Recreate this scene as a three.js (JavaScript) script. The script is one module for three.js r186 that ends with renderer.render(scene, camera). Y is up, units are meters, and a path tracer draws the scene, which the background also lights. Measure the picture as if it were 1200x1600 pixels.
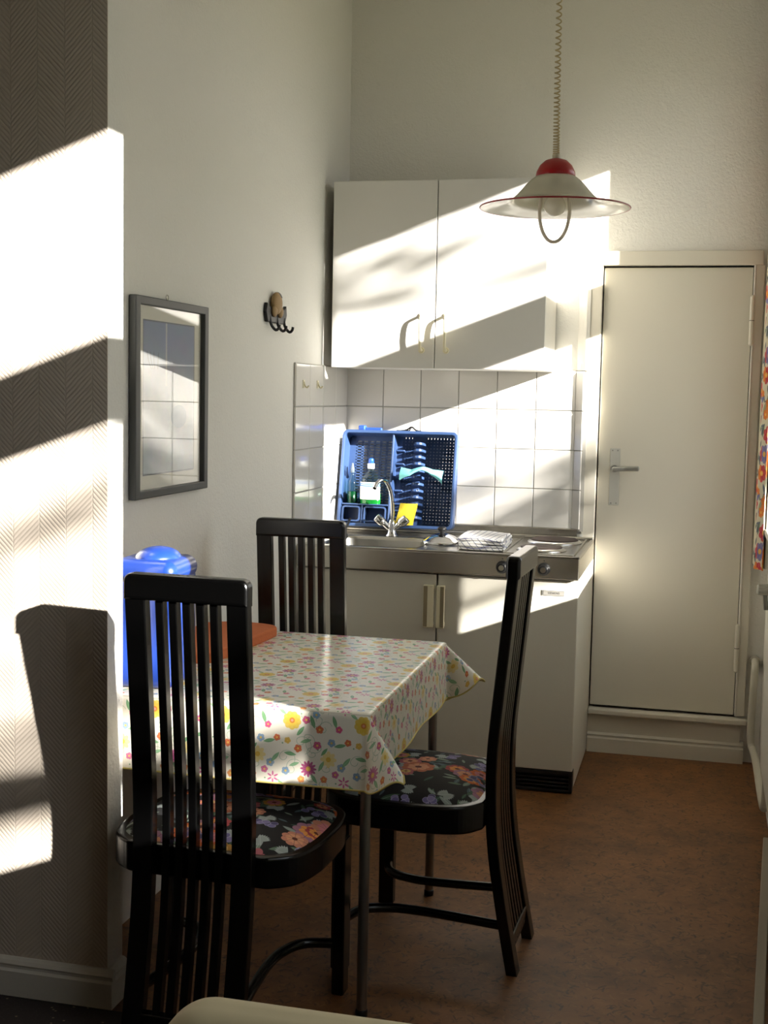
import * as THREE from 'three';
import { RoundedBoxGeometry } from 'three/addons/geometries/RoundedBoxGeometry.js';
import { mergeGeometries, toCreasedNormals } from 'three/addons/utils/BufferGeometryUtils.js';

/* ------------------------------------------------------------------ camera, light, exposure */
const scene = new THREE.Scene();
const camera = new THREE.PerspectiveCamera(2 * Math.atan(800 / 2016.04) * 180 / Math.PI, 1200 / 1600, 0.05, 100);
camera.position.set(1.36815, 1.34635, 4.90818);
camera.rotation.set(-0.09198, 0.24056, 0.02003, 'YXZ');

const SUN_DIR = new THREE.Vector3(1, 0.37, 0.48).normalize();      // towards the sun
const sun = new THREE.DirectionalLight(new THREE.Color().setRGB(1.0, 0.96, 0.905), 12);
sun.position.copy(SUN_DIR).multiplyScalar(20).add(new THREE.Vector3(0.8, 1, 1.5));
sun.target.position.set(0.8, 1, 1.5);
sun.castShadow = true; sun.shadow.radius = 1.2; sun.shadow.mapSize.set(4096, 4096);
Object.assign(sun.shadow.camera, { left: -6, right: 6, top: 6, bottom: -6, near: 1, far: 45 });
scene.add(sun, sun.target);
scene.background = new THREE.Color().setRGB(0.90, 0.97, 1.02);       // bright winter haze
scene.backgroundIntensity = 1.0;

const renderer = new THREE.WebGLRenderer({ antialias: true });
renderer.toneMapping = THREE.LinearToneMapping;
renderer.toneMappingExposure = 2.65;
renderer.shadowMap.enabled = true;

/* ------------------------------------------------------------------ helpers */
const V = (x, y, z) => new THREE.Vector3(x, y, z);
function rng(seed) { let s = seed | 0; return () => { s = (s + 0x6d2b79f5) | 0; let t = Math.imul(s ^ (s >>> 15), 1 | s); t = (t + Math.imul(t ^ (t >>> 7), 61 | t)) ^ t; return ((t ^ (t >>> 14)) >>> 0) / 4294967296; }; }
const used = {};
function numbered(n) { const k = (used[n] = (used[n] ?? -1) + 1); return k ? n + '_' + String(k).padStart(3, '0') : n; }
const clean = (gs) => gs.map((g) => { const q = g.index ? g.toNonIndexed() : g.clone(); for (const k of Object.keys(q.attributes)) if (!['position', 'normal', 'uv'].includes(k)) q.deleteAttribute(k); if (!q.attributes.uv) q.setAttribute('uv', new THREE.BufferAttribute(new Float32Array(q.attributes.position.count * 2), 2)); return q; });
const join = (...gs) => mergeGeometries(clean(gs.flat()));
function mesh(name, geo, mat, parent, label) {
  const m = new THREE.Mesh(Array.isArray(geo) ? join(geo) : geo, mat);
  m.name = numbered(name); m.castShadow = m.receiveShadow = true; (parent ?? scene).add(m);
  if (label) m.userData.label = label;
  return m;
}
function tag(o, label, category, group) { o.userData.label = label; o.userData.category = category; if (group) o.userData.group = group; return o; }
function thing(name, label, category, pos = [0, 0, 0], turn = 0, group) { const g = new THREE.Group(); g.name = numbered(name); g.position.set(...pos); g.rotation.y = turn; scene.add(g); return tag(g, label, category, group); }
function struct(name, geo, mat) { const m = mesh(name, geo, mat); m.userData.kind = 'structure'; return m; }
function structGroup(name) { const g = new THREE.Group(); g.name = numbered(name); g.userData.kind = 'structure'; scene.add(g); return g; }
const box = (x0, x1, y0, y1, z0, z1) => new THREE.BoxGeometry(x1 - x0, y1 - y0, z1 - z0).translate((x0 + x1) / 2, (y0 + y1) / 2, (z0 + z1) / 2);
const rbox = (x0, x1, y0, y1, z0, z1, r = 0.003, s = 2) => new RoundedBoxGeometry(x1 - x0, y1 - y0, z1 - z0, s, r).translate((x0 + x1) / 2, (y0 + y1) / 2, (z0 + z1) / 2);
const tube = (pts, r, seg = 40, rad = 10, closed = false) => new THREE.TubeGeometry(new THREE.CatmullRomCurve3(pts.map((p) => V(...p)), closed, 'catmullrom', 0.5), seg, r, rad, closed);
const rod = (a, b, r, r2 = r, n = 14) => { const A = V(...a), B = V(...b), d = B.clone().sub(A); return new THREE.CylinderGeometry(r2, r, d.length(), n).applyQuaternion(new THREE.Quaternion().setFromUnitVectors(V(0, 1, 0), d.normalize())).translate((a[0] + b[0]) / 2, (a[1] + b[1]) / 2, (a[2] + b[2]) / 2); };
const lathe = (p, n = 48) => new THREE.LatheGeometry(p.map(([r, y]) => new THREE.Vector2(r, y)), n);
const extr = (shape, depth, bevel = 0, bs = 2, cs = 12) => new THREE.ExtrudeGeometry(shape, { depth, curveSegments: cs, bevelEnabled: bevel > 0, bevelSize: bevel, bevelThickness: bevel, bevelOffset: -bevel, bevelSegments: bs });
function rrect(x0, x1, y0, y1, r, path = THREE.Shape) { const s = new path(); s.moveTo(x0 + r, y0); s.lineTo(x1 - r, y0); s.absarc(x1 - r, y0 + r, r, -Math.PI / 2, 0); s.lineTo(x1, y1 - r); s.absarc(x1 - r, y1 - r, r, 0, Math.PI / 2); s.lineTo(x0 + r, y1); s.absarc(x0 + r, y1 - r, r, Math.PI / 2, Math.PI); s.lineTo(x0, y0 + r); s.absarc(x0 + r, y0 + r, r, Math.PI, Math.PI * 1.5); return s; }
// uv in metres from two axes of the position
function uvXY(g, a, b, s = 1) { const p = g.attributes.position, uv = new Float32Array(p.count * 2), c = { x: 'getX', y: 'getY', z: 'getZ' }; for (let i = 0; i < p.count; i++) { uv[i * 2] = p[c[a]](i) * s; uv[i * 2 + 1] = p[c[b]](i) * s; } g.setAttribute('uv', new THREE.BufferAttribute(uv, 2)); return g; }
function grid(nu, nv, f) {          // f(u, v) -> [x, y, z] (and optional uv)
  const pos = [], uv = [], idx = [];
  for (let j = 0; j <= nv; j++) for (let i = 0; i <= nu; i++) { const q = f(i / nu, j / nv); pos.push(q[0], q[1], q[2]); uv.push(q[3] ?? i / nu, q[4] ?? j / nv); }
  for (let j = 0; j < nv; j++) for (let i = 0; i < nu; i++) { const a = j * (nu + 1) + i; idx.push(a, a + 1, a + nu + 2, a, a + nu + 2, a + nu + 1); }
  const g = new THREE.BufferGeometry(); g.setAttribute('position', new THREE.Float32BufferAttribute(pos, 3)); g.setAttribute('uv', new THREE.Float32BufferAttribute(uv, 2)); g.setIndex(idx); g.computeVertexNormals(); return g;
}

/* ------------------------------------------------------------------ textures and materials */
function canvasTex(w, h, draw, srgb = true, rep) {
  const c = document.createElement('canvas'); c.width = w; c.height = h; draw(c.getContext('2d'), w, h);
  const t = new THREE.CanvasTexture(c); if (srgb) t.colorSpace = THREE.SRGBColorSpace; t.wrapS = t.wrapT = THREE.RepeatWrapping; t.magFilter = THREE.LinearFilter; if (rep) t.repeat.set(...rep); return t;
}
function wrapDraw(ctx, w, h, x, y, r, f) { for (const dx of [-w, 0, w]) for (const dy of [-h, 0, h]) { if (x + dx < -r || x + dx > w + r || y + dy < -r || y + dy > h + r) continue; ctx.save(); ctx.translate(x + dx, y + dy); f(ctx); ctx.restore(); } }
function noiseField(n, seed, octaves) {        // periodic value noise, 0..1
  const out = new Float32Array(n * n);
  for (const [cells, amp] of octaves) {
    const r = rng(seed + cells), lat = Float32Array.from({ length: cells * cells }, r);
    for (let y = 0; y < n; y++) for (let x = 0; x < n; x++) {
      const fx = x / n * cells, fy = y / n * cells, ix = Math.floor(fx), iy = Math.floor(fy), tx = fx - ix, ty = fy - iy, sx = tx * tx * (3 - 2 * tx), sy = ty * ty * (3 - 2 * ty), at = (a, b) => lat[((b + cells) % cells) * cells + (a + cells) % cells];
      out[y * n + x] += amp * ((at(ix, iy) * (1 - sx) + at(ix + 1, iy) * sx) * (1 - sy) + (at(ix, iy + 1) * (1 - sx) + at(ix + 1, iy + 1) * sx) * sy);
    }
  }
  return out;
}
function dataTex(n, f, srgb, rep) {            // f(i) -> [r,g,b] 0..255
  const d = new Uint8Array(n * n * 4);
  for (let i = 0; i < n * n; i++) { const c = f(i, i % n, Math.floor(i / n)); d[i * 4] = c[0]; d[i * 4 + 1] = c[1] ?? c[0]; d[i * 4 + 2] = c[2] ?? c[0]; d[i * 4 + 3] = 255; }
  const t = new THREE.DataTexture(d, n, n); t.wrapS = t.wrapT = THREE.RepeatWrapping; t.magFilter = THREE.LinearFilter; if (srgb) t.colorSpace = THREE.SRGBColorSpace; if (rep) t.repeat.set(...rep); t.needsUpdate = true; return t;
}
const std = (o) => new THREE.MeshStandardMaterial(o), phy = (o) => new THREE.MeshPhysicalMaterial(o);
const nf = noiseField(512, 3, [[8, .12], [24, .2], [64, .34], [128, .34]]);
const woodchip = dataTex(512, (i) => [Math.min(255, Math.max(0, nf[i] * 255))], false, [2.2, 2.2]);
const M = {};
M.wall = std({ color: '#e5e2d9', roughness: 0.92, bumpMap: woodchip, bumpScale: 0.0016 });
M.ceiling = std({ color: '#dcd8cd', roughness: 0.95 });
M.white = std({ color: '#dfdbd0', roughness: 0.42 });
M.doorPaint = std({ color: '#d9d3c3', roughness: 0.38 });
M.laminate = std({ color: '#e4e1da', roughness: 0.36 });
M.laminateEdge = std({ color: '#d8d4ca', roughness: 0.45 });
M.fridge = std({ color: '#d9d4c4', roughness: 0.34 });
M.gap = std({ color: '#2a2722', roughness: 0.9 });
M.tile = phy({ color: '#e2ded6', roughness: 0.12, clearcoat: 0.4, clearcoatRoughness: 0.08 });
M.tileB = phy({ color: '#e6e2da', roughness: 0.14, clearcoat: 0.4, clearcoatRoughness: 0.08 });
M.grout = std({ color: '#b9b5ab', roughness: 0.95 });
M.black = phy({ color: '#030303', roughness: 0.24, specularIntensity: 0.9, clearcoat: 0.05, clearcoatRoughness: 0.15 });
M.blackPlastic = std({ color: '#101010', roughness: 0.45 });
M.steel = std({ color: '#b9b6ae', roughness: 0.24, metalness: 1 });
M.steelBrush = std({ color: '#c9c5bb', roughness: 0.27, metalness: 1 });
M.chrome = std({ color: '#d8d8d8', roughness: 0.07, metalness: 1 });
M.alu = std({ color: '#a9a9a4', roughness: 0.35, metalness: 0.9 });
M.plate = std({ color: '#c4c2b8', roughness: 0.35 });
M.cream = std({ color: '#ece3c2', roughness: 0.4 });
M.tan = std({ color: '#8e8162', roughness: 0.5 });
M.tubeMetal = std({ color: '#8e8c86', roughness: 0.3, metalness: 0.9 });
M.hot = std({ color: '#4a3b34', roughness: 0.55, metalness: 0.4 });
M.rack = std({ color: '#334a72', roughness: 0.42 });
M.glass = phy({ color: '#ffffff', roughness: 0.02, transmission: 1, thickness: 0, ior: 1.5 });

// herringbone relief of the papered wall: columns 62 mm wide, ribs 11 mm apart
{
  const n = 512, P = 0.124;
  const f = (i, x, y) => { const u = x / n * P, v = y / n * P, c = Math.floor(u / 0.062), w = u - c * 0.062, t = (v + (c % 2 ? -w : w)) / (P / 11); const k = t - Math.floor(t); const edge = Math.min(w, 0.062 - w) < 0.0012 ? 0.25 : 1; return [Math.round(255 * edge * Math.pow(Math.sin(Math.PI * k), 0.8))]; };
  const t = dataTex(n, f, false, [1 / P, 1 / P]);
  const col = dataTex(n, (i, x, y) => { const h = f(i, x, y)[0] / 255; return [206 + 12 * h, 193 + 12 * h, 176 + 13 * h]; }, true, [1 / P, 1 / P]);
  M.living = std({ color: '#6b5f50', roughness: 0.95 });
  M.paper = std({ map: col, roughness: 0.85, bumpMap: t, bumpScale: 0.0006 });
}
// marbled brown linoleum
{
  const n = 1024, big = noiseField(n, 11, [[6, .4], [16, .3], [48, .2], [160, .1]]);
  const t = canvasTex(n, n, (c) => {
    const im = c.createImageData(n, n);
    for (let i = 0; i < n * n; i++) { const k = (big[i] - 0.5) * 2.2; im.data[i * 4] = 126 + 36 * k; im.data[i * 4 + 1] = 82 + 25 * k; im.data[i * 4 + 2] = 43 + 15 * k; im.data[i * 4 + 3] = 255; }
    c.putImageData(im, 0, 0);
    const r = rng(5);
    for (let k = 0; k < 2600; k++) {
      const x = r() * n, y = r() * n, a = r() * 6.3, l = 3 + r() * 9, dark = r() < 0.72;
      wrapDraw(c, n, n, x, y, 40, (q) => { q.rotate(a); q.strokeStyle = dark ? `rgba(34,22,12,${0.16 + 0.3 * r()})` : 'rgba(176,124,76,.25)'; q.lineWidth = 1.5 + r() * 5; q.lineCap = 'round'; q.beginPath(); q.moveTo(-l, 0); q.quadraticCurveTo(0, (r() - .5) * 18, l, (r() - .5) * 10); q.stroke(); });
    }
  }, true, [1.1, 1.1]);
  M.lino = std({ map: t, roughness: 0.5 });
}
// dark carpet with pale specks
{
  const r = rng(8);
  const t = canvasTex(512, 512, (c, w, h) => { c.fillStyle = '#231d1d'; c.fillRect(0, 0, w, h); for (let k = 0; k < 9000; k++) { const v = 22 + r() * 30; c.fillStyle = `rgb(${v + 6},${v},${v})`; c.fillRect(r() * w, r() * h, 2, 2); } for (let k = 0; k < 90; k++) { c.fillStyle = '#7a6b58'; c.fillRect(r() * w, r() * h, 5, 4); } }, true, [2, 2]);
  M.carpet = std({ map: t, roughness: 1 });
}
function flower(c, R, n, petal, centre, wid = 0.42) { c.fillStyle = petal; for (let k = 0; k < n; k++) { c.save(); c.rotate(k / n * 6.2832); c.beginPath(); c.ellipse(0, -R * 0.6, R * wid * 0.8, R * 0.48, 0, 0, 7); c.fill(); c.restore(); } c.fillStyle = centre; c.beginPath(); c.arc(0, 0, R * 0.32, 0, 7); c.fill(); }
function leaf(c, L, col) { c.fillStyle = col; c.beginPath(); c.moveTo(0, -L); c.quadraticCurveTo(L * .6, 0, 0, L); c.quadraticCurveTo(-L * .6, 0, 0, -L); c.fill(); c.strokeStyle = 'rgba(255,255,255,.25)'; c.lineWidth = L * .07; c.beginPath(); c.moveTo(0, -L * .8); c.lineTo(0, L * .8); c.stroke(); }
// oilcloth print, 0.17 m repeat
{
  const t = canvasTex(1024, 1024, (c, w, h) => {
    c.fillStyle = '#efe9d8'; c.fillRect(0, 0, w, h);
    const r = rng(21), at = (x, y, rad, f) => wrapDraw(c, w, h, x * w, y * h, rad * 1.4, (q) => { q.scale(1.3, 1.3); q.globalAlpha = .82; f(q); });
    for (let k = 0; k < 12; k++) { const x = r(), y = r(), s = 40 + r() * 60, a = r() * 6.3; at(x, y, 160, (q) => { q.rotate(a); q.strokeStyle = '#9fb59a'; q.lineWidth = 5; q.beginPath(); q.arc(0, 0, s, 0, 3.6); q.arc(-s * .55, -s * .1, s * .45, 3.5, 7); q.stroke(); }); }
    const big = [[.16, .2], [.66, .28], [.4, .72], [.9, .78]];
    at(.16, .2, 120, (q) => { flower(q, 95, 9, '#e9c64e', '#d77b3c', .5); q.fillStyle = '#e9a7a0'; q.beginPath(); q.arc(0, 0, 14, 0, 7); q.fill(); });
    at(.68, .7, 120, (q) => { flower(q, 84, 8, '#efd98e', '#e3b63f', .36); });
    at(.4, .55, 120, (q) => { flower(q, 84, 12, '#b3457c', '#e9c64e', .22); });
    at(.9, .4, 120, (q) => { flower(q, 62, 6, '#c9588f', '#f2e2d2', .2); });
    const small = [[.55, .1, '#d8673a'], [.36, .22, '#c9507c'], [.82, .12, '#d8477e'], [.08, .5, '#7f9fbf'], [.62, .42, '#dd7a45'], [.25, .82, '#d8673a'], [.86, .6, '#8aa5c0'], [.52, .88, '#c9507c'], [.1, .92, '#e0b44a'], [.72, .93, '#7f9fbf'], [.95, .95, '#d8673a'], [.3, .4, '#dd8a4a'], [.5, .3, '#7ea7c9'], [.78, .5, '#c95f8f']];
    for (const [x, y, col] of small) at(x, y, 60, (q) => { q.rotate(r() * 6); flower(q, 34 + r() * 10, 5, col, '#f0c65a', .62); });
    const lv = [[.28, .06], [.45, .2], [.76, .22], [.02, .32], [.2, .6], [.58, .6], [.93, .68], [.36, .93], [.62, .8], [.14, .74], [.84, .9], [.48, .42]];
    for (const [x, y] of lv) at(x, y, 90, (q) => { q.rotate(r() * 6); leaf(q, 56 + r() * 20, r() < .5 ? '#5f9c63' : '#79b07a'); });
    for (const [x, y] of big) at(x + .13, y + .1, 20, (q) => { q.fillStyle = '#7da37a'; q.beginPath(); q.arc(0, 0, 9, 0, 7); q.fill(); });
  }, true, [1 / 0.158, 1 / 0.158]);
  M.oilcloth = phy({ map: t, roughness: 0.3, clearcoat: 0.25, clearcoatRoughness: 0.2, side: THREE.DoubleSide });
}
// black floral seat fabric
{
  const t = canvasTex(1024, 1024, (c, w, h) => {
    c.fillStyle = '#0c0b0d'; c.fillRect(0, 0, w, h);
    const r = rng(77), pick = (a) => a[Math.floor(r() * a.length)];
    for (let k = 0; k < 170; k++) { const x = r() * w, y = r() * h, a = r() * 6.3, L = 22 + r() * 34, col = pick(['#3f5a44', '#566f58', '#2f4a3c', '#7d8f7c', '#8d9a94', '#4b5f66']); wrapDraw(c, w, h, x, y, 80, (q) => { q.rotate(a); leaf(q, L, col); }); }
    for (let k = 0; k < 40; k++) { const x = r() * w, y = r() * h, a = r() * 6.3; wrapDraw(c, w, h, x, y, 90, (q) => { q.rotate(a); for (let j = 0; j < 7; j++) { q.save(); q.rotate((j - 3) * .28); leaf(q, 44, '#9fa8a4'); q.restore(); } }); }
    for (let k = 0; k < 46; k++) {
      const x = r() * w, y = r() * h, a = r() * 6.3, R = 34 + r() * 46, c1 = pick(['#c5714f', '#b8656b', '#d96a2c', '#cf9a44', '#b3474a', '#a9778e', '#d08a70']), c2 = pick(['#e5a27c', '#d9868a', '#f0a050', '#e8c070']);
      wrapDraw(c, w, h, x, y, 110, (q) => { q.rotate(a); flower(q, R, 8, c1, c2, .5); q.rotate(.4); flower(q, R * .66, 7, c2, '#6b2f24', .5); q.strokeStyle = 'rgba(0,0,0,.35)'; q.lineWidth = 2; for (let j = 0; j < 8; j++) { q.rotate(.785); q.beginPath(); q.moveTo(0, R * .2); q.lineTo(0, R * .95); q.stroke(); } });
    }
    for (let k = 0; k < 14; k++) { const x = r() * w, y = r() * h; wrapDraw(c, w, h, x, y, 90, (q) => { for (let j = 0; j < 9; j++) { q.fillStyle = pick(['#6f6796', '#857cab', '#544d78']); q.beginPath(); q.arc((r() - .5) * 90, (r() - .5) * 70, 17, 0, 7); q.fill(); q.strokeStyle = '#b5aed0'; q.lineWidth = 2; q.stroke(); } }); }
  }, true, [1 / 0.5, 1 / 0.5]);
  M.seat = std({ map: t, roughness: 0.8 });
}
// floral curtain
{
  const t = canvasTex(512, 512, (c, w, h) => {
    c.fillStyle = '#c9c1a8'; c.fillRect(0, 0, w, h); c.globalAlpha = .82; const r = rng(4), pick = (a) => a[Math.floor(r() * a.length)];
    for (let k = 0; k < 64; k++) { const x = r() * w, y = r() * h, a = r() * 6; wrapDraw(c, w, h, x, y, 60, (q) => { q.rotate(a); leaf(q, 20 + r() * 22, pick(['#5d6d58', '#4d5668', '#7c8466', '#3f4650'])); }); }
    for (let k = 0; k < 22; k++) { const x = r() * w, y = r() * h, a = r() * 6, R = 26 + r() * 24; wrapDraw(c, w, h, x, y, 70, (q) => { q.rotate(a); flower(q, R, 7, pick(['#b3303a', '#d8702a', '#6d6a9c', '#c0454f']), '#e2b04a', .5); }); }
  }, true, [1 / 0.34, 1 / 0.34]);
  M.curtain = std({ map: t, roughness: 0.9, side: THREE.DoubleSide });
}

/* ------------------------------------------------------------------ room shell */
const XR = 1.62, ZF = 6.2, CEIL = 3.0, TW = 0.19;
const Z = { w1a: 0.262, w1b: 1.19, w2a: 2.83, w2b: 3.82 }, SILL = 0.882, LINTEL = 2.49;
struct('floor', uvXY(box(-0.1, XR, -0.1, 0, -0.1, 2.44), 'x', 'z'), M.lino);
struct('floor_living', uvXY(box(-1.6, XR, -0.1, 0.004, 2.44, ZF), 'x', 'z'), M.carpet);
struct('ceiling', box(-0.12, XR + TW, CEIL, CEIL + 0.15, -0.15, 2.42), M.ceiling);
const backShape = new THREE.Shape(); backShape.moveTo(-0.12, -0.1); backShape.lineTo(XR + TW, -0.1); backShape.lineTo(XR + TW, CEIL); backShape.lineTo(-0.12, CEIL); backShape.closePath();
{ const p = new THREE.Path(); p.moveTo(0.984, 0.16); p.lineTo(0.984, 1.834); p.lineTo(1.532, 1.834); p.lineTo(1.532, 0.16); p.closePath(); backShape.holes.push(p); }
const wallBack = struct('wall_back', uvXY(new THREE.ExtrudeGeometry(backShape, { depth: 0.15, bevelEnabled: false }).translate(0, 0, -0.15), 'x', 'y'), M.wall);
const wallLeft = struct('wall_left', uvXY(box(-0.12, 0, -0.1, CEIL, 0, 2.345), 'z', 'y'), M.wall);
const part = structGroup('wall_partition');
mesh('papered_face', uvXY(box(-1.6, 0.158, -0.1, CEIL, 2.418, 2.42), 'x', 'y'), M.paper, part, 'herringbone relief wallpaper');
mesh('plastered_core', [uvXY(box(-1.6, 0.158, -0.1, CEIL, 2.345, 2.418), 'z', 'y')], M.wall, part);
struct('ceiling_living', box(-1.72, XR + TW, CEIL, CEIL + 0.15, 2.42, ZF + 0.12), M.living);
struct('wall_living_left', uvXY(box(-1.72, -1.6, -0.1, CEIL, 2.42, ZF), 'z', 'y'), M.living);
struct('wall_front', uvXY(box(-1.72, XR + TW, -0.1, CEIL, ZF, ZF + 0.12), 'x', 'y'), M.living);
{
  const s = new THREE.Shape(); s.moveTo(0, -0.1); s.lineTo(ZF, -0.1); s.lineTo(ZF, CEIL); s.lineTo(0, CEIL); s.closePath();
  for (const [a, b] of [[Z.w1a, Z.w1b], [Z.w2a, Z.w2b]]) { const p = new THREE.Path(); p.moveTo(a, SILL); p.lineTo(a, LINTEL); p.lineTo(b, LINTEL); p.lineTo(b, SILL); p.closePath(); s.holes.push(p); }
  const g = new THREE.ExtrudeGeometry(s, { depth: TW, bevelEnabled: false }).applyMatrix4(new THREE.Matrix4().makeBasis(V(0, 0, 1), V(0, 1, 0), V(1, 0, 0))).translate(XR, 0, 0);
  // the basis swap mirrors the winding; put the faces back the right way round
  const p = g.attributes.position, n = g.attributes.normal;
  for (let i = 0; i < p.count; i += 3) { for (const a of [p, n]) { const x = a.getX(i), y = a.getY(i), z = a.getZ(i); a.setXYZ(i, a.getX(i + 2), a.getY(i + 2), a.getZ(i + 2)); a.setXYZ(i + 2, x, y, z); } }
  struct('wall_right', uvXY(g, 'z', 'y'), M.wall);
}
// windows: frame, transom, sashes, panes, board
function windowUnit(n, a, b) {
  const w = structGroup('window_' + n), x0 = 1.74, x1 = 1.80;
  mesh('window_frame', [rbox(x0, x1, SILL, LINTEL, a - 0.02, a + 0.02, .004), rbox(x0, x1, SILL, LINTEL, b - 0.012, b + 0.03, .004), rbox(x0, x1, LINTEL - 0.015, LINTEL + 0.03, a, b, .004), rbox(x0, x1, SILL - 0.03, SILL + 0.04, a, b, .004)], M.white, w);
  mesh('transom', rbox(x0, x1, 1.877, 2.044, a, b, 0.006), M.white, w);
  mesh('pane', box(1.768, 1.772, SILL + 0.03, 1.877, a + 0.02, b - 0.012), M.glass, w);
  mesh('pane', box(1.768, 1.772, 2.044, LINTEL - 0.015, a + 0.02, b - 0.012), M.glass, w);
  mesh('window_board', rbox(XR - 0.03, 1.74, SILL + .001, SILL + 0.021, a - 0.0, b - 0.002, .004), M.white, w);
}
windowUnit(1, Z.w1a, Z.w1b); windowUnit(2, Z.w2a, Z.w2b);

// skirting of the partition: stepped moulding
function skirtShape(h, d) { const s = new THREE.Shape(); s.moveTo(0, 0); s.lineTo(d, 0); s.lineTo(d, h * .68); s.lineTo(d * .72, h * .74); s.lineTo(d * .72, h * .8); s.lineTo(d * .86, h * .86); s.lineTo(d * .6, h * .95); s.lineTo(d * .28, h); s.lineTo(0, h); s.closePath(); return s; }
struct('baseboard_partition', [new THREE.ExtrudeGeometry(skirtShape(0.083, 0.02), { depth: 1.778, bevelEnabled: false }).rotateY(-Math.PI / 2).translate(0.178, 0.004, 2.42), new THREE.ExtrudeGeometry(skirtShape(0.083, 0.02), { depth: 0.0702, bevelEnabled: false }).translate(0.158, 0.004, 2.35)], M.white);

// tiles: each with rounded edges on a recessed grout bed
const tileGeo = (w, h) => new RoundedBoxGeometry(w, h, 0.008, 1, 0.002);
const tg1 = tileGeo(0.1465, 0.1465), tg2 = tileGeo(0.1625, 0.1465);
const rowY = [1.368, 1.2185, 1.0695, 0.9205];
mesh('grout', box(0.004, 0.9, 0.84, 1.4445, 0, 0.0045), M.grout, wallBack);
mesh('grout', box(0, 0.0045, 0.84, 1.4445, 0.004, 0.664), M.grout, wallLeft);
const tr = rng(9);
for (const y of rowY) for (let i = 0; i < 6; i++) { const t = mesh('tile', tg1, tr() < .5 ? M.tile : M.tileB, wallBack); t.position.set(0.0795 + i * 0.149, y, 0.0055 + tr() * 0.0006); t.rotation.set((tr() - .5) * .006, (tr() - .5) * .006, 0); }
for (const y of rowY) for (let i = 0; i < 4; i++) { const t = mesh('tile', tg2, tr() < .5 ? M.tile : M.tileB, wallLeft); t.position.set(0.0055 + tr() * 0.0006, y, 0.092 + i * 0.165); t.rotation.set((tr() - .5) * .006, Math.PI / 2 + (tr() - .5) * .006, 0); }
// sloping strip between the wall and the proud door casing: plaster above, cut tiles below
{
  const s = new THREE.Shape(); s.moveTo(0.9, 0); s.lineTo(0.932, 0.026); s.lineTo(0.945, 0.026); s.lineTo(0.945, 0); s.closePath();
  const up = (h) => new THREE.ExtrudeGeometry(s, { depth: h, bevelEnabled: false }).rotateX(-Math.PI / 2).scale(1, 1, -1);
  const fix = (g) => { const p = g.attributes.position; for (let i = 0; i < p.count; i += 3) { const a = [p.getX(i), p.getY(i), p.getZ(i)]; p.setXYZ(i, p.getX(i + 2), p.getY(i + 2), p.getZ(i + 2)); p.setXYZ(i + 2, ...a); } g.computeVertexNormals(); return g; };
  mesh('plaster_strip', fix(up(0.435)).translate(0, 1.4445, 0), M.wall, wallBack);
  mesh('plaster_strip', fix(up(0.83)).translate(0, 0, 0), M.wall, wallBack);
  mesh('grout', fix(up(0.6)).translate(-0.0005, 0.84, -0.0005), M.grout, wallBack);
  for (const y of rowY) { const t = mesh('tile', tileGeo(0.039, 0.1465), M.tile, wallBack); t.position.set(0.9145, y, 0.0145); t.rotation.y = -0.682; }
}

/* ------------------------------------------------------------------ door, casing, step */
{
  const c = structGroup('trim_1');
  mesh('casing_side', rbox(0.936, 0.986, 0.15, 1.885, 0, 0.021, .004), M.doorPaint, c);
  mesh('casing_head', rbox(0.936, 1.556, 1.832, 1.885, 0, 0.022, .004), M.doorPaint, c);
  mesh('casing_side', rbox(1.53, 1.562, 0.176, 1.832, 0, 0.021, .004), M.doorPaint, c);
  mesh('casing_bead', rbox(1.525, 1.532, 0.176, 1.832, -0.03, 0.024, .0025), M.white, c);
  const d = structGroup('door_1');
  mesh('door_leaf', rbox(0.990, 1.523, 0.174, 1.826, -0.045, -0.004, .003), M.doorPaint, d);
  mesh('door_gap', box(0.984, 1.532, 0.16, 1.834, -0.07, -0.06), M.gap, d);
  const pl = mesh('handle_plate', [rbox(1.034, 1.071, 0.943, 1.157, -0.004, -0.0005, .0012)], M.plate, d, 'long aluminium door plate');
  for (const [x, y] of [[1.043, 1.149], [1.062, 1.149], [1.043, .951], [1.062, .951]]) mesh('screw', new THREE.SphereGeometry(.0026, 8, 5).scale(1, 1, .5).translate(x, y, -.0002), M.tubeMetal, pl);
  mesh('lever_handle', [new THREE.CylinderGeometry(.0125, .0135, .008, 20).rotateX(Math.PI / 2).translate(1.052, 1.081, .003), rod([1.052, 1.081, .0], [1.052, 1.081, .036], .0085), new THREE.SphereGeometry(.0088, 14, 10).translate(1.052, 1.081, .036), rod([1.052, 1.081, .036], [1.14, 1.085, .036], .0088, .0098), new THREE.SphereGeometry(.0098, 14, 10).scale(.5, 1, 1).translate(1.14, 1.085, .036)], M.alu, d, 'grey metal lever handle');
  for (const y of [1.633, 0.432]) { const h = mesh('hinge', [rod([1.523, y - .083, .024], [1.523, y + .083, .024], .0085), new THREE.SphereGeometry(.0085, 12, 8).translate(1.523, y + .083, .024), new THREE.SphereGeometry(.0085, 12, 8).translate(1.523, y - .083, .024)], M.doorPaint, d); mesh('hinge_ring', rod([1.523, y - .001, .024], [1.523, y + .001, .024], .009), M.gap, h); }
  const s = structGroup('trim_2');
  mesh('sill_board', rbox(0.986, 1.572, 0.146, 0.168, 0, 0.046, .006), M.doorPaint, s);
  mesh('riser_panel', box(0.985, 1.548, 0.06, 0.147, 0, 0.02), M.doorPaint, s);
  mesh('step_skirting', new THREE.ExtrudeGeometry(skirtShape(0.078, 0.034), { depth: 0.575, bevelEnabled: false }).rotateY(-Math.PI / 2).translate(1.562, 0, 0.001), M.doorPaint, s);
}

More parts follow.
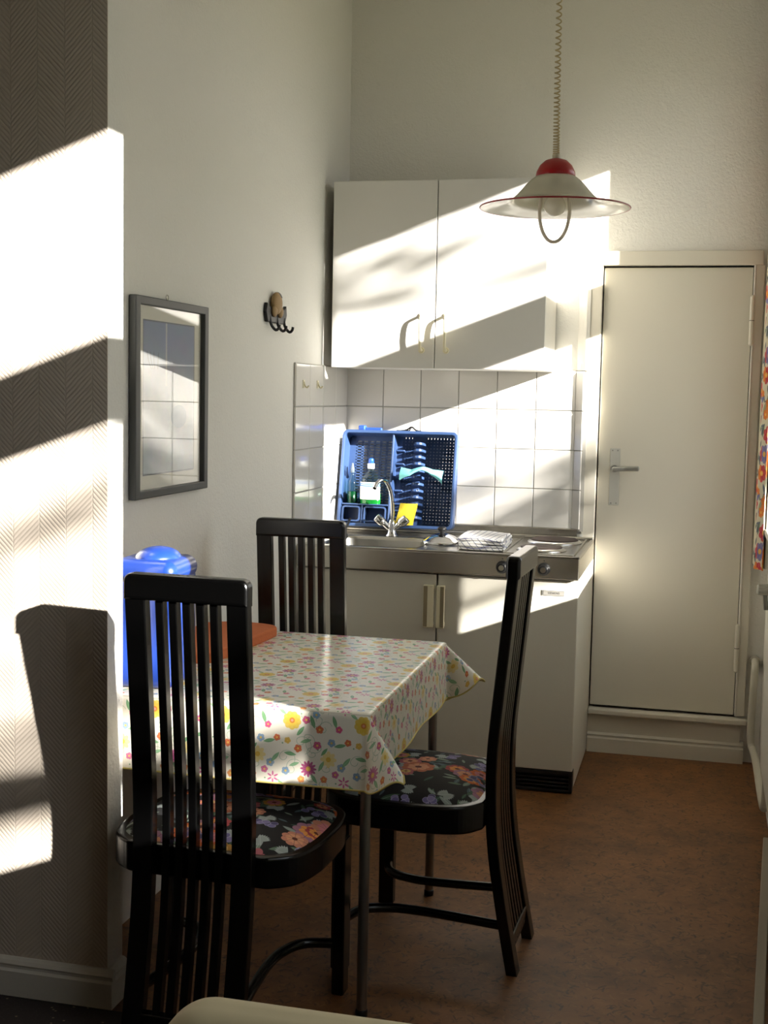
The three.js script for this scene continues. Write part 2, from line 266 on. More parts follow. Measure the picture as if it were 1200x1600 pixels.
/* ------------------------------------------------------------------ wall cabinet */
{
  const t = thing('wall_cabinet', 'white two-door wall cupboard with bow handles hanging above the tiled splashback', 'cabinet', [0, 0, 0]);
  mesh('carcass', [box(0.036, 0.815, 1.437, 1.452, .003, .315), box(0.036, 0.815, 2.088, 2.103, .003, .315), box(0.036, 0.052, 1.452, 2.088, .003, .315), box(0.799, 0.815, 1.452, 2.088, .003, .315), box(0.052, 0.799, 1.452, 2.088, .003, .01)], M.laminateEdge, t);
  mesh('gap_strip', box(0.05, .8, 1.44, 2.1, .3125, .3165), M.gap, t);
  const bow = (x) => { const y0 = 1.502, y1 = 1.626, z = .335; return [tube([[x, y0, z], [x, y0 + .002, z + .018], [x, y0 + .012, z + .03], [x, (y0 + y1) / 2, z + .034], [x, y1 - .012, z + .03], [x, y1 - .002, z + .018], [x, y1, z]], .0052, 36, 10), new THREE.CylinderGeometry(.0105, .012, .006, 20).rotateX(Math.PI / 2).translate(x, y0, z + .002), new THREE.CylinderGeometry(.0105, .012, .006, 20).rotateX(Math.PI / 2).translate(x, y1, z + .002)]; };
  const a = mesh('door', rbox(0.036, 0.4195, 1.437, 2.104, .317, .335, .0015, 1), M.laminate, t); mesh('handle', bow(.373), M.cream, a, 'cream bow handle');
  const b = mesh('door', rbox(0.4225, 0.815, 1.437, 2.104, .317, .335, .0015, 1), M.laminate, t); mesh('handle', bow(.463), M.cream, b, 'cream bow handle');
}

/* ------------------------------------------------------------------ kitchen unit */
const WT = 0.809;
function barHandle(x, z, w) {
  return [rbox(x - w / 2, x + w / 2, .549, .697, z + .024, z + .034, .003), rbox(x - w / 2 + .003, x + w / 2 - .003, .552, .566, z, z + .028, .002), rbox(x - w / 2 + .003, x + w / 2 - .003, .68, .694, z, z + .028, .002)];
}
{
  const t = thing('sink_cabinet', 'cream white base cupboard under the steel sink, left of the fridge', 'cabinet');
  mesh('carcass', [box(0.012, 0.026, .0, .733, .01, .575), box(0.489, 0.503, .0, .733, .01, .575), box(.026, .489, .08, .094, .01, .575), box(.026, .489, .094, .733, .01, .016), box(.026, .489, .71, .733, .55, .575)], M.fridge, t);
  mesh('plinth', box(.026, .489, 0, .08, .52, .535), M.blackPlastic, t);
  const d = mesh('door', rbox(0.014, 0.5015, .082, .73, .577, .6, .002), M.fridge, t);
  const h = mesh('handle', barHandle(.481, .6, .036), M.cream, d, 'cream plate handle'); mesh('handle_insert', rbox(.4645, .478, .553, .693, .633, .6355, .001), M.tan, h, 'tan insert strip');
}
{
  const t = thing('fridge', 'cream white built-under fridge with a black vent grille and small name badge', 'fridge');
  mesh('body', rbox(0.508, 0.985, .005, .733, .01, .548, .003), M.fridge, t);
  mesh('gasket', box(.514, .979, .085, .726, .547, .557), M.laminateEdge, t);
  const d = mesh('door', rbox(0.507, 0.986, .079, .731, .556, .6, .004), M.fridge, t);
  const h = mesh('handle', barHandle(.523, .6, .028), M.cream, d, 'cream plate handle'); mesh('handle_insert', rbox(.5225, .5355, .553, .693, .633, .6355, .001), M.tan, h, 'tan insert strip');
  const bt = canvasTex(512, 112, (c) => { c.fillStyle = '#8d8a82'; c.fillRect(0, 0, 512, 112); c.strokeStyle = '#55524a'; c.lineWidth = 6; c.strokeRect(6, 6, 500, 100); c.fillStyle = '#1b1a18'; c.fillRect(4, 4, 14, 104); c.font = 'bold 66px sans-serif'; c.textAlign = 'center'; c.textBaseline = 'middle'; c.fillText('SIEMENS', 264, 58); });
  mesh('badge', [box(.865, .941, .679, .697, .6, .6025)], M.plate, d, 'small silver name badge');
  const bp = new THREE.PlaneGeometry(.0735, .0165).translate(.903, .688, .6028); mesh('badge_print', bp, std({ map: bt, roughness: .4 }), d);
  const g = mesh('vent_grille', [box(.512, .986, .004, .077, .55, .575), rbox(.512, .986, .062, .077, .57, .598, .002), rbox(.512, .986, .003, .014, .57, .598, .002), rbox(.974, .986, .003, .077, .57, .598, .002)], M.blackPlastic, t, 'black plinth grille');
  for (const y of [.024, .037, .05]) mesh('slat', rbox(.512, .98, y - .003, y + .003, .572, .596, .0015).rotateX(0), M.blackPlastic, g);
}
{
  const t = thing('worktop', 'stainless steel pantry worktop with sink basin, front panel and two hotplates', 'worktop');
  const s = rrect(.004, .987, -.618, -.006, .006), hole = rrect(.07, .415, -.545, -.245, .055, THREE.Path); s.holes.push(hole);
  const drain = new THREE.ExtrudeGeometry(s, { depth: .004, bevelEnabled: false, curveSegments: 10 }).rotateX(-Math.PI / 2).translate(0, WT - .004, 0);
  mesh('top_sheet', drain, M.steelBrush, t);
  mesh('front_panel', [rbox(.004, .987, .737, WT, .608, .62, .003), rbox(.977, .987, .737, WT, .01, .61, .003)], M.steelBrush, t);
  mesh('rim', [rbox(.004, .987, WT - .002, WT + .006, .604, .62, .003), rbox(.975, .987, WT - .002, WT + .006, .01, .62, .003)], M.steel, t);
  mesh('upstand', [rbox(.004, .987, WT - .002, .847, .004, .018, .003), rbox(.004, .987, WT - .002, WT + .012, .016, .045, .005)], M.steelBrush, t);
  // basin lofted from rounded rectangles
  const ring = (k, y) => { const n = 64, out = [], cx = .2425, cz = .395, hx = .1725 - k, hz = .15 - k, r = Math.max(.02, .055 - k * .3); for (let i = 0; i <= n; i++) { const a = i / n * 2 * Math.PI, c = Math.cos(a), q = Math.sin(a); const e = 2 / 6; out.push([cx + hx * Math.sign(c) * Math.abs(c) ** e, y, cz + hz * Math.sign(q) * Math.abs(q) ** e]); } return out; };
  const rs = [ring(-.008, WT + .0015), ring(0, WT), ring(.004, WT - .012), ring(.012, WT - .12), ring(.03, WT - .142), ring(.09, WT - .146), ring(.165, WT - .147)];
  const bg = grid(64, rs.length - 1, (u, v) => rs[Math.round(v * (rs.length - 1))][Math.round(u * 64)]);
  const bm = M.steel.clone(); bm.side = THREE.DoubleSide;
  const b = mesh('sink_basin', bg, bm, t); mesh('drain', new THREE.CylinderGeometry(.028, .028, .006, 28).translate(.2425, WT - .144, .395), M.chrome, b);
  // recessed-looking drip ridge round the hob field and two cast plates
  mesh('hob_field', [rbox(.72, .965, WT - .003, WT + .002, .04, .58, .002), rbox(.72, .728, WT, WT + .007, .04, .58, .003), rbox(.957, .965, WT, WT + .007, .04, .58, .003), rbox(.72, .965, WT, WT + .007, .572, .58, .003), rbox(.72, .965, WT, WT + .007, .04, .048, .003)], M.steel, t);
  for (const [x, z, r] of [[.855, .175, .086], [.838, .43, .072]]) {
    const p = mesh('hotplate', lathe([[0, .018], [r * .3, .018], [r * .34, .0165], [r * .94, .0165], [r, .014], [r, .002], [0, .002]], 48).translate(x, WT, z), M.hot, t, 'dark round cast hotplate');
    mesh('trim_ring', lathe([[r + .001, .012], [r + .008, .011], [r + .014, .006], [r + .016, .002], [r + .001, .002], [r + .001, .012]], 48).translate(x, WT, z), M.chrome, p, 'polished ring');
  }
  for (const x of [.731, .871]) { const k = mesh('knob', [lathe([[.021, 0], [.0215, .006], [.0195, .01], [.016, .012], [.0155, .024], [.013, .027], [0, .027]], 32).rotateX(Math.PI / 2).translate(x, .77, .62)], M.blackPlastic, t, 'black rotary knob'); mesh('knob_cap', new THREE.CylinderGeometry(.0095, .0095, .003, 24).rotateX(Math.PI / 2).translate(x, .77, .648), M.steel, k); }
  for (const x of [.7295, .8695]) mesh('dial_mark', box(x, x + .003, .797, .8, .6195, .6207), M.blackPlastic, t);
}
// mixer tap
{
  const t = thing('tap', 'chrome two-handle mixer tap with a bent spout behind the sink', 'tap', [.247, WT + .001, .208]);
  mesh('body', [lathe([[0, 0], [.025, 0], [.025, .004], [.018, .01], [.0145, .025], [.0155, .045], [.012, .056], [.0095, .062], [0, .063]], 28), rod([0, .022, 0], [-.034, .052, .004], .0105, .0125), rod([0, .022, 0], [.034, .05, .004], .0105, .0125)], M.chrome, t);
  for (const q of [-1, 1]) mesh('handle', lathe([[0, 0], [.0125, 0], [.0145, .004], [.017, .008], [.0185, .016], [.018, .036], [.0145, .041], [0, .042]], 12).rotateZ(-q * .88).translate(q * .029, .045, .005), M.chrome, t, 'fluted chrome tap handle');
  mesh('spout', tube([[0, .055, 0], [.001, .1, .002], [-.001, .145, .006], [-.007, .182, .018], [-.017, .208, .04], [-.028, .214, .066], [-.038, .205, .092], [-.043, .186, .11]], .0075, 60, 14), M.chrome, t);
}

/* ------------------------------------------------------------------ dish rack leaning on the tiles */
{
  const W = .452, H = .372, D = .078;
  const t = thing('dish_rack', 'blue plastic dish drainer stood on edge against the tiled wall', 'dish rack', [.022, .8235, .103]);
  t.rotation.x = -.2;
  const outer = rrect(0, W, 0, H, .022), inner = rrect(.012, W - .012, .012, H - .012, .014, THREE.Path); outer.holes.push(inner);
  mesh('rim', [extr(outer, .01, .003).translate(0, 0, D - .006)], M.rack, t);
  const wall = rrect(.008, W - .008, .008, H - .008, .018); wall.holes.push(rrect(.012, W - .012, .012, H - .012, .014, THREE.Path));
  mesh('side_walls', extr(wall, D - .006, 0), M.rack, t);
  // left bay floor: flat lattice
  const xl0 = .012, xl1 = .196, yl0 = .088;
  const latticeL = [];
  for (let x = xl0 + .026; x <= xl1 - .016; x += .0245) latticeL.push(box(x - .0045, x + .0045, yl0, H - .012, 0, .005));
  for (let y = yl0; y <= H - .026; y += .0112) latticeL.push(box(xl0 + .02, xl1 - .012, y - .0028, y + .0028, 0, .005));
  latticeL.push(box(xl0, xl0 + .024, yl0, H - .012, 0, .006), box(xl1 - .016, xl1, yl0, H - .012, 0, .006), box(xl0, xl1, H - .03, H - .012, 0, .006));
  mesh('left_lattice', latticeL, M.rack, t);
  mesh('divider', [rbox(.196, .203, .012, H - .012, 0, D - .004, .002)], M.rack, t);
  // cutlery trough below the left bay
  mesh('trough_wall', [rbox(.012, .196, .082, .088, 0, D - .004, .002), rbox(.092, .098, .012, .084, 0, D - .004, .002), box(.012, .196, .012, .084, 0, .005)], M.rack, t);
  for (const [a, b] of [[.016, .088], [.102, .19]]) { const f = rrect(a, b, .018, .078, .012); f.holes.push(rrect(a + .006, b - .006, .024, .072, .008, THREE.Path)); mesh('trough_rim', extr(f, .006, .001).translate(0, 0, D - .008), M.rack, t); }
  // right bay lattice
  const latticeR = [];
  for (let x = .215; x <= W - .016; x += .0125) latticeR.push(box(x - .0051, x + .0051, .012, H - .012, 0, .005));
  for (let y = .024; y <= H - .02; y += .0125) latticeR.push(box(.203, W - .012, y - .0049, y + .0049, 0, .005));
  latticeR.push(box(.268, .318, .012, H - .012, 0, .0065), box(.203, .222, .012, H - .012, 0, .0065));
  mesh('right_lattice', latticeR, M.rack, t);
  // plate prongs: arched ribs in the middle, short pegs by the divider
  for (let k = 0; k < 12; k++) {
    const y = .045 + k * .0258;
    const s = new THREE.Shape(); s.moveTo(-.026, 0); s.quadraticCurveTo(-.022, .046, -.006, .052); s.lineTo(.006, .052); s.quadraticCurveTo(.022, .046, .026, 0); s.closePath();
    mesh('prong', extr(s, .007, .0015, 1, 8).rotateX(Math.PI / 2).translate(.293, y + .004, .004), M.rack, t);
    if (k % 2 === 0 || k < 3) mesh('peg', rbox(.203, .236, y - .003, y + .004, .004, .03, .002, 1), M.rack, t);
  }
}
// things in and on the rack
{
  const t = thing('dish_soap', 'clear bottle of green washing-up liquid with white label and blue cap', 'bottle', [.143, .9175, .135]);
  const g = phy({ color: '#f4fff8', roughness: .05, transmission: 1, thickness: 0, ior: 1.3 });
  const prof = [[0, 0], [.037, 0], [.041, .005], [.0415, .06], [.0405, .085], [.034, .106], [.02, .122], [.0125, .132], [.0115, .142]];
  mesh('bottle_body', lathe(prof, 36).scale(1, 1, .6), g, t);
  mesh('liquid', lathe([[0, .002], [.036, .002], [.0396, .006], [.0398, .044], [0, .044]], 36).scale(1, 1, .58), phy({ color: '#1d9a3c', roughness: .1, transmission: .45, thickness: 0 }), t, 'green liquid');
  const lt = canvasTex(256, 256, (c) => { c.fillStyle = '#eef2ea'; c.fillRect(0, 0, 256, 256); c.fillStyle = '#4f83c4'; c.fillRect(0, 20, 256, 44); c.fillStyle = '#dfe9f4'; c.fillRect(20, 34, 216, 12); c.fillStyle = '#b9cdb4'; c.beginPath(); c.ellipse(128, 170, 70, 44, 0, 0, 7); c.fill(); });
  mesh('label', new THREE.CylinderGeometry(.0422, .0422, .066, 32, 1, true, -1.2, 2.4).scale(1, 1, .62).translate(0, .056, 0), std({ map: lt, roughness: .4, side: THREE.DoubleSide }), t, 'white label');
  mesh('neck_ring', lathe([[0, .14], [.0135, .14], [.0135, .158], [.0125, .16], [0, .16]], 24), std({ color: '#e9ecec', roughness: .35 }), t, 'white closure');
  mesh('cap', lathe([[0, .16], [.011, .16], [.01, .176], [.006, .18], [0, .18]], 24), std({ color: '#2456b5', roughness: .35 }), t, 'blue cap');
}
{
  const t = thing('oil_bottle', 'slim clear bottle with dark green liquid, left of the white-labelled bottle', 'bottle', [.0685, .9175, .13]);
  mesh('bottle_body', lathe([[0, 0], [.018, 0], [.02, .004], [.02, .07], [.017, .09], [.009, .108], [.0065, .118], [.0065, .124]], 28), phy({ color: '#dfeeea', roughness: .06, transmission: 1, thickness: 0, ior: 1.3 }), t);
  mesh('liquid', lathe([[0, .002], [.0175, .002], [.0192, .006], [.0192, .05], [0, .05]], 28), phy({ color: '#0e4a2c', roughness: .15, transmission: .3, thickness: 0 }), t, 'dark green liquid');
  mesh('cap', lathe([[0, .122], [.008, .122], [.0075, .138], [.004, .15], [.0035, .158], [0, .159]], 20), std({ color: '#5a6672', roughness: .4 }), t, 'grey pointed cap');
}
{
  const m = std({ color: '#7fd0cf', roughness: .9, side: THREE.DoubleSide });
  const g = grid(40, 14, (u, v) => { const x = -.083 + .166 * u, s = u * 2 - 1; const y = .014 - .03 * Math.abs(s) ** 1.3 + (s > .45 ? .03 * (s - .45) : 0) + (s < -.5 ? .05 * (-s - .5) : 0) - v * (.014 + .034 * s * s); return [x, y, .01 * Math.sin(u * 7) + .026 * Math.sin(v * Math.PI * .8) + .012 * v]; });
  const c = mesh('dishcloth', g, m); c.position.set(.345, 1.058, .138); tag(c, 'turquoise dishcloth draped across the ribs of the blue drainer', 'cloth');
}
{
  const c = mesh('sponge_cloth', grid(16, 18, (u, v) => [-.034 + .068 * u + .012 * v, .08 * v, .014 * Math.sin(u * 3.1) - .022 * v + .004 * Math.sin(v * 6)]), std({ color: '#e2c92c', roughness: .85, side: THREE.DoubleSide, bumpMap: woodchip, bumpScale: .001 }));
  c.position.set(.29, .853, .192); tag(c, 'yellow sponge cloth leaning on the blue drainer beside the tap', 'cloth');
}
{
  const t = thing('dish_brush', 'blue washing-up brush lying on top of the blue drainer', 'brush', [.135, 1.2, .07], -.15);
  mesh('handle', [rbox(-.038, .034, 0, .012, -.006, .006, .004), rbox(-.062, -.034, 0, .02, -.012, .012, .006)], std({ color: '#2a52b8', roughness: .4 }), t);
}
{
  const t = thing('tongs', 'thin dark metal tongs lying over the top edge of the drainer', 'utensil', [.272, 1.2, .06]);
  mesh('arm', tube([[-.05, 0, .01], [-.01, .006, .01], [.012, .018, .012], [.03, .006, .012], [.05, .002, .01]], .0032, 30, 8), M.blackPlastic, t); mesh('arm', tube([[-.045, .003, .022], [0, .003, .02], [.012, .016, .014]], .003, 20, 8), M.blackPlastic, t);
}
// tea towel, pot lid, black-handled ladle, cable
{
  const tt = canvasTex(256, 256, (c) => { c.fillStyle = '#eceae6'; c.fillRect(0, 0, 256, 256); c.strokeStyle = 'rgba(70,72,112,.9)'; c.lineWidth = 8; for (let k = 0; k < 4; k++) { c.beginPath(); c.moveTo(k * 64 + 16, 0); c.lineTo(k * 64 + 16, 256); c.moveTo(0, k * 64 + 16); c.lineTo(256, k * 64 + 16); c.stroke(); } }, true, [1 / .09, 1 / .09]);
  const r = rng(31), gs = [];
  for (let k = 0; k < 4; k++) {
    const a = k * .01, sk = (r() - .5) * .008, top = (u, v) => a + .0085 + .0035 * Math.sin(u * 5 + k) * Math.sin(v * 4 + k * 2);
    const X = (u, v) => -.078 + .156 * u - .03 * v + sk, Zz = (u, v) => .14 - .26 * v + .006 * Math.sin(u * 4 + k);
    gs.push(grid(20, 20, (u, v) => [X(u, v), top(u, v), Zz(u, v), X(u, v), Zz(u, v)]));
    for (const [fu, fv] of [[(s) => s, () => 0], [() => 1, (s) => s], [(s) => 1 - s, () => 1], [() => 0, (s) => 1 - s]]) gs.push(grid(20, 4, (s, w) => { const u = fu(s), v = fv(s), o = Math.sin(w * Math.PI) * .004, ou = u === 0 && fu !== 0 ? 0 : 0; const y = a + w * (top(u, v) - a); return [X(u, v) + (fu(.3) === 1 ? o : fu(.3) === 0 ? -o : 0), y, Zz(u, v) + (fv(.3) === 0 ? o : fv(.3) === 1 ? -o : 0), X(u, v) + y, Zz(u, v) + y]; }));
  }
  const tm = std({ map: tt, roughness: .95, side: THREE.DoubleSide });
  const m = mesh('tea_towel', gs, tm); m.position.set(.648, WT + .0025, .385); m.rotation.y = -.08; tag(m, 'folded white tea towel with a fine grey check on the steel worktop', 'towel');
}
{
  const t = thing('pot_lid', 'polished steel pot lid with black knob beside the sink', 'pot lid', [.472, WT + .0075, .37]);
  t.rotation.set(.07, 0, .0);
  mesh('lid_dome', lathe([[0, .03], [.025, .028], [.048, .019], [.062, .008], [.069, .006], [.0705, .001], [.069, 0], [.064, .003], [.048, .015], [.025, .024], [0, .026]], 56), M.chrome, t);
  mesh('lid_knob', lathe([[0, .029], [.009, .029], [.008, .038], [.016, .043], [.017, .05], [.012, .054], [0, .055]], 24), M.blackPlastic, t, 'black plastic knob');
}
{
  const t = thing('ladle', 'black kitchen ladle laid over the left end of the sink', 'utensil', [.09, WT + .005, .3]);
  mesh('handle', tube([[.02, .006, .16], [0, .014, .06], [-.01, .03, -.06], [-.02, .05, -.14]], .005, 24, 8), M.blackPlastic, t);
  mesh('bowl', lathe([[0, 0], [.02, .004], [.032, .018], [.034, .03], [.032, .03], [.03, .019], [.018, .007], [0, .003]], 24).translate(.03, -.004, .19), M.blackPlastic, t);
}

/* ------------------------------------------------------------------ things on the left wall */
{
  const t = thing('picture', 'framed pale blue print in a dark grey frame on the left wall', 'picture');
  const bar = (z0, z1, y0, y1) => rbox(.002, .022, y0, y1, z0, z1, .003);
  mesh('frame', [bar(1.53, 1.96, 1.552, 1.573), bar(1.53, 1.96, 1.07, 1.091), bar(1.508, 1.535, 1.07, 1.573), bar(1.956, 1.985, 1.07, 1.573)], std({ color: '#2e302e', roughness: .45 }), t);
  mesh('mat', box(.003, .008, 1.085, 1.558, 1.53, 1.965), std({ color: '#dcd8c8', roughness: .9 }), t, 'cream mount');
  const pt = canvasTex(512, 640, (c, w, h) => {
    const g = c.createLinearGradient(0, 0, 0, h); g.addColorStop(0, '#6f81a8'); g.addColorStop(.3, '#9aa3b8'); g.addColorStop(.5, '#c6cac6'); g.addColorStop(1, '#b9bfbf'); c.fillStyle = g; c.fillRect(0, 0, w, h);
    const r = rng(14); for (let k = 0; k < 260; k++) { c.fillStyle = `rgba(${90 + r() * 90},${105 + r() * 80},${140 + r() * 60},.05)`; c.beginPath(); c.ellipse(r() * w, r() * h, 20 + r() * 90, 14 + r() * 60, r() * 3, 0, 7); c.fill(); }
    c.fillStyle = 'rgba(215,213,205,.8)'; c.fillRect(215, 0, 14, 270); c.fillStyle = 'rgba(90,120,150,.45)'; c.beginPath(); c.ellipse(350, 400, 80, 50, 0, 0, 7); c.fill();
    c.strokeStyle = 'rgba(60,62,70,.7)'; c.lineWidth = 4; for (const [x, l] of [[60, -14], [90, 8], [120, 18], [75, -4]]) { c.beginPath(); c.moveTo(x + 20, 200); c.quadraticCurveTo(x + l, 170, x + l * 1.5, 130); c.stroke(); }
    c.strokeStyle = '#5d636c'; c.lineWidth = 6; c.strokeRect(3, 3, w - 6, h - 6);
  });
  const pg = new THREE.PlaneGeometry(.335, .392).rotateY(Math.PI / 2).translate(.0084, 1.322, 1.7475); mesh('print', pg, std({ map: pt, roughness: .8 }), t, 'pale blue watercolour print');
  mesh('glazing', box(.0105, .0125, 1.088, 1.555, 1.533, 1.958), phy({ color: '#ffffff', roughness: .01, transmission: 1, thickness: 0, ior: 1.55 }), t);
  mesh('hanger', new THREE.TorusGeometry(.007, .0013, 8, 20).rotateY(Math.PI / 2).translate(.006, 1.581, 1.76), M.steel, t);
}
{
  const t = thing('hook_rack', 'small black iron rack of three hooks with a carved wooden figure on top', 'hook rack', [0, 0, 0]);
  const s = new THREE.Shape(); s.moveTo(-.09, -.02); s.lineTo(-.105, .012); s.lineTo(-.095, .04); s.quadraticCurveTo(-.06, .02, -.03, .03); s.lineTo(.05, .03); s.quadraticCurveTo(.075, .022, .095, .04); s.lineTo(.1, .01); s.quadraticCurveTo(.09, -.012, .08, -.02); s.closePath();
  mesh('back_plate', extr(s, .008, .002).rotateY(Math.PI / 2).translate(.003, 1.585, .89), std({ color: '#2b2a29', roughness: .5, metalness: .5 }), t);
  for (const z of [.955, .885, .815]) mesh('hook', tube([[.01, 1.585, z], [.014, 1.56, z], [.022, 1.545, z - .005], [.03, 1.54, z - .008], [.037, 1.547, z - .01], [.039, 1.557, z - .011]], .0048, 24, 8), M.blackPlastic, t);
  const f = mesh('wooden_figure', [new THREE.SphereGeometry(.034, 18, 14).scale(.45, 1.05, 1.15).translate(.014, 1.628, .9), new THREE.SphereGeometry(.02, 14, 10).scale(.5, .9, 1).translate(.016, 1.6, .93), new THREE.SphereGeometry(.02, 14, 10).scale(.5, 1, 1).translate(.016, 1.602, .87)], std({ color: '#9c7f55', roughness: .7 }), t, 'brown carved figure');
  mesh('figure_cap', new THREE.SphereGeometry(.026, 16, 10, 0, 6.3, 0, 1.3).scale(.5, .9, 1.2).translate(.014, 1.641, .89), std({ color: '#4a4a4a', roughness: .6 }), f);
}
for (const [z, lab] of [[.587, 'cream adhesive hook on the left wall tiles, nearer the picture'], [.418, 'cream adhesive hook on the left wall tiles, nearer the corner']]) {
  const t = thing('tile_hook', lab, 'hook', [.0095, 1.372, z], 0, 'cream hooks on the left wall tiles');
  mesh('hook_plate', rbox(0, .003, -.014, .014, -.009, .009, .0012), M.cream, t); mesh('hook_arm', tube([[.002, .008, 0], [.007, -.006, 0], [.014, -.012, 0], [.02, -.006, 0]], .003, 16, 8), M.cream, t);
}

/* ------------------------------------------------------------------ pendant lamp */
{
  const L = [.948, 0, 1.3];
  const t = thing('pendant_lamp', 'pendant lamp with wide pale shade, red cap and rim, on a coiled cord', 'lamp', L);
  mesh('ceiling_rose', lathe([[0, 2.96], [.012, 2.955], [.05, 2.985], [.052, 3.0], [0, 3.0]], 32), std({ color: '#dcd8cc', roughness: .4 }), t);
  const pts = []; const turns = 58, y0 = 2.0, y1 = 2.96;
  for (let i = 0; i <= turns * 14; i++) { const a = i / 14, k = a / turns, y = y0 + (y1 - y0) * (k * .28 + .72 * k * k * 1.0) + .0, r = .0078 * (1 - .22 * k); pts.push(V(-.008 * k + Math.cos(a * 6.2832) * r, y, Math.sin(a * 6.2832) * r)); }
  mesh('coiled_cord', new THREE.TubeGeometry(new THREE.CatmullRomCurve3(pts), turns * 14, .0021, 6), std({ color: '#b7a67c', roughness: .5 }), t, 'beige coiled cord');
  mesh('cap', lathe([[0, 1.995], [.012, 1.994], [.03, 1.988], [.044, 1.975], [.0525, 1.958], [.0545, 1.946], [.05, 1.945], [0, 1.95]], 40), std({ color: '#a30d18', roughness: .3 }), t, 'red domed cap');
  mesh('cord_grip', lathe([[.011, 1.992], [.0105, 2.004], [.007, 2.008], [0, 2.008]], 20), std({ color: '#cfc6ad', roughness: .5 }), t);
  const prof = [[.053, 1.946], [.0655, 1.9375], [.08, 1.9235], [.094, 1.907], [.107, 1.893], [.119, 1.8835], [.135, 1.877], [.156, 1.8725], [.18, 1.8675], [.2045, 1.8615]];
  const inn = prof.map(([r, y]) => [r - .0015, y - .0022]).reverse();
  const sh = mesh('shade', lathe([...prof, ...inn], 72), phy({ color: '#d6d2bf', roughness: .22, transmission: .12, thickness: 0, clearcoat: .4, clearcoatRoughness: .1 }), t, 'pale enamelled shade');
  mesh('shade_rim', new THREE.TorusGeometry(.2045, .0024, 8, 80).rotateX(Math.PI / 2).translate(0, 1.861, 0), std({ color: '#8e1c22', roughness: .35 }), sh, 'dark red rim');
  mesh('socket', lathe([[0, 1.945], [.02, 1.945], [.02, 1.9], [.017, 1.892], [0, 1.892]], 24), std({ color: '#d8d4c4', roughness: .4 }), t);
  mesh('bulb', lathe([[0, 1.838], [.012, 1.84], [.024, 1.848], [.0305, 1.862], [.029, 1.876], [.02, 1.89], [.0145, 1.9], [0, 1.902]], 32), phy({ color: '#f0ece0', roughness: .25, transmission: .35, thickness: 0 }), t, 'unlit opal bulb');
  const rp = []; for (let i = 0; i <= 40; i++) { const a = Math.PI * i / 40; rp.push([-.041 * Math.cos(a), 1.852 - .083 * Math.sin(a), .0]); }
  mesh('pull_handle', tube([[-.037, 1.89, 0], [-.04, 1.87, 0], ...rp, [.04, 1.87, 0], [.037, 1.89, 0]], .0048, 90, 8), std({ color: '#d6cbbb', roughness: .35 }), t, 'looped pull handle');
}

/* ------------------------------------------------------------------ table, cloth and what stands on it */
const TB = { x0: .004, x1: .714, z0: 1.49, z1: 2.326, h: .672 };
{
  const t = thing('dining_table', 'small dining table on round steel legs under the flowered oilcloth', 'table', [(TB.x0 + TB.x1) / 2, 0, (TB.z0 + TB.z1) / 2]);
  const hx = (TB.x1 - TB.x0) / 2, hz = (TB.z1 - TB.z0) / 2;
  mesh('tabletop', rbox(-hx, hx, TB.h - .024, TB.h - .001, -hz, hz, .004), std({ color: '#cfc8b6', roughness: .5 }), t);
  for (const [x, z] of [[hx - .0125, hz - .022], [hx - .0125, -hz + .106], [-hx + .0155, hz - .022], [-hx + .0155, -hz + .106]]) { const l = mesh('leg', rod([x, .006, z], [x, TB.h - .024, z], .0115, .0115, 20), M.tubeMetal, t); mesh('foot', lathe([[0, 0], [.013, 0], [.0135, .012], [.012, .016], [0, .016]], 16).translate(x, 0, z), M.blackPlastic, l); }
}
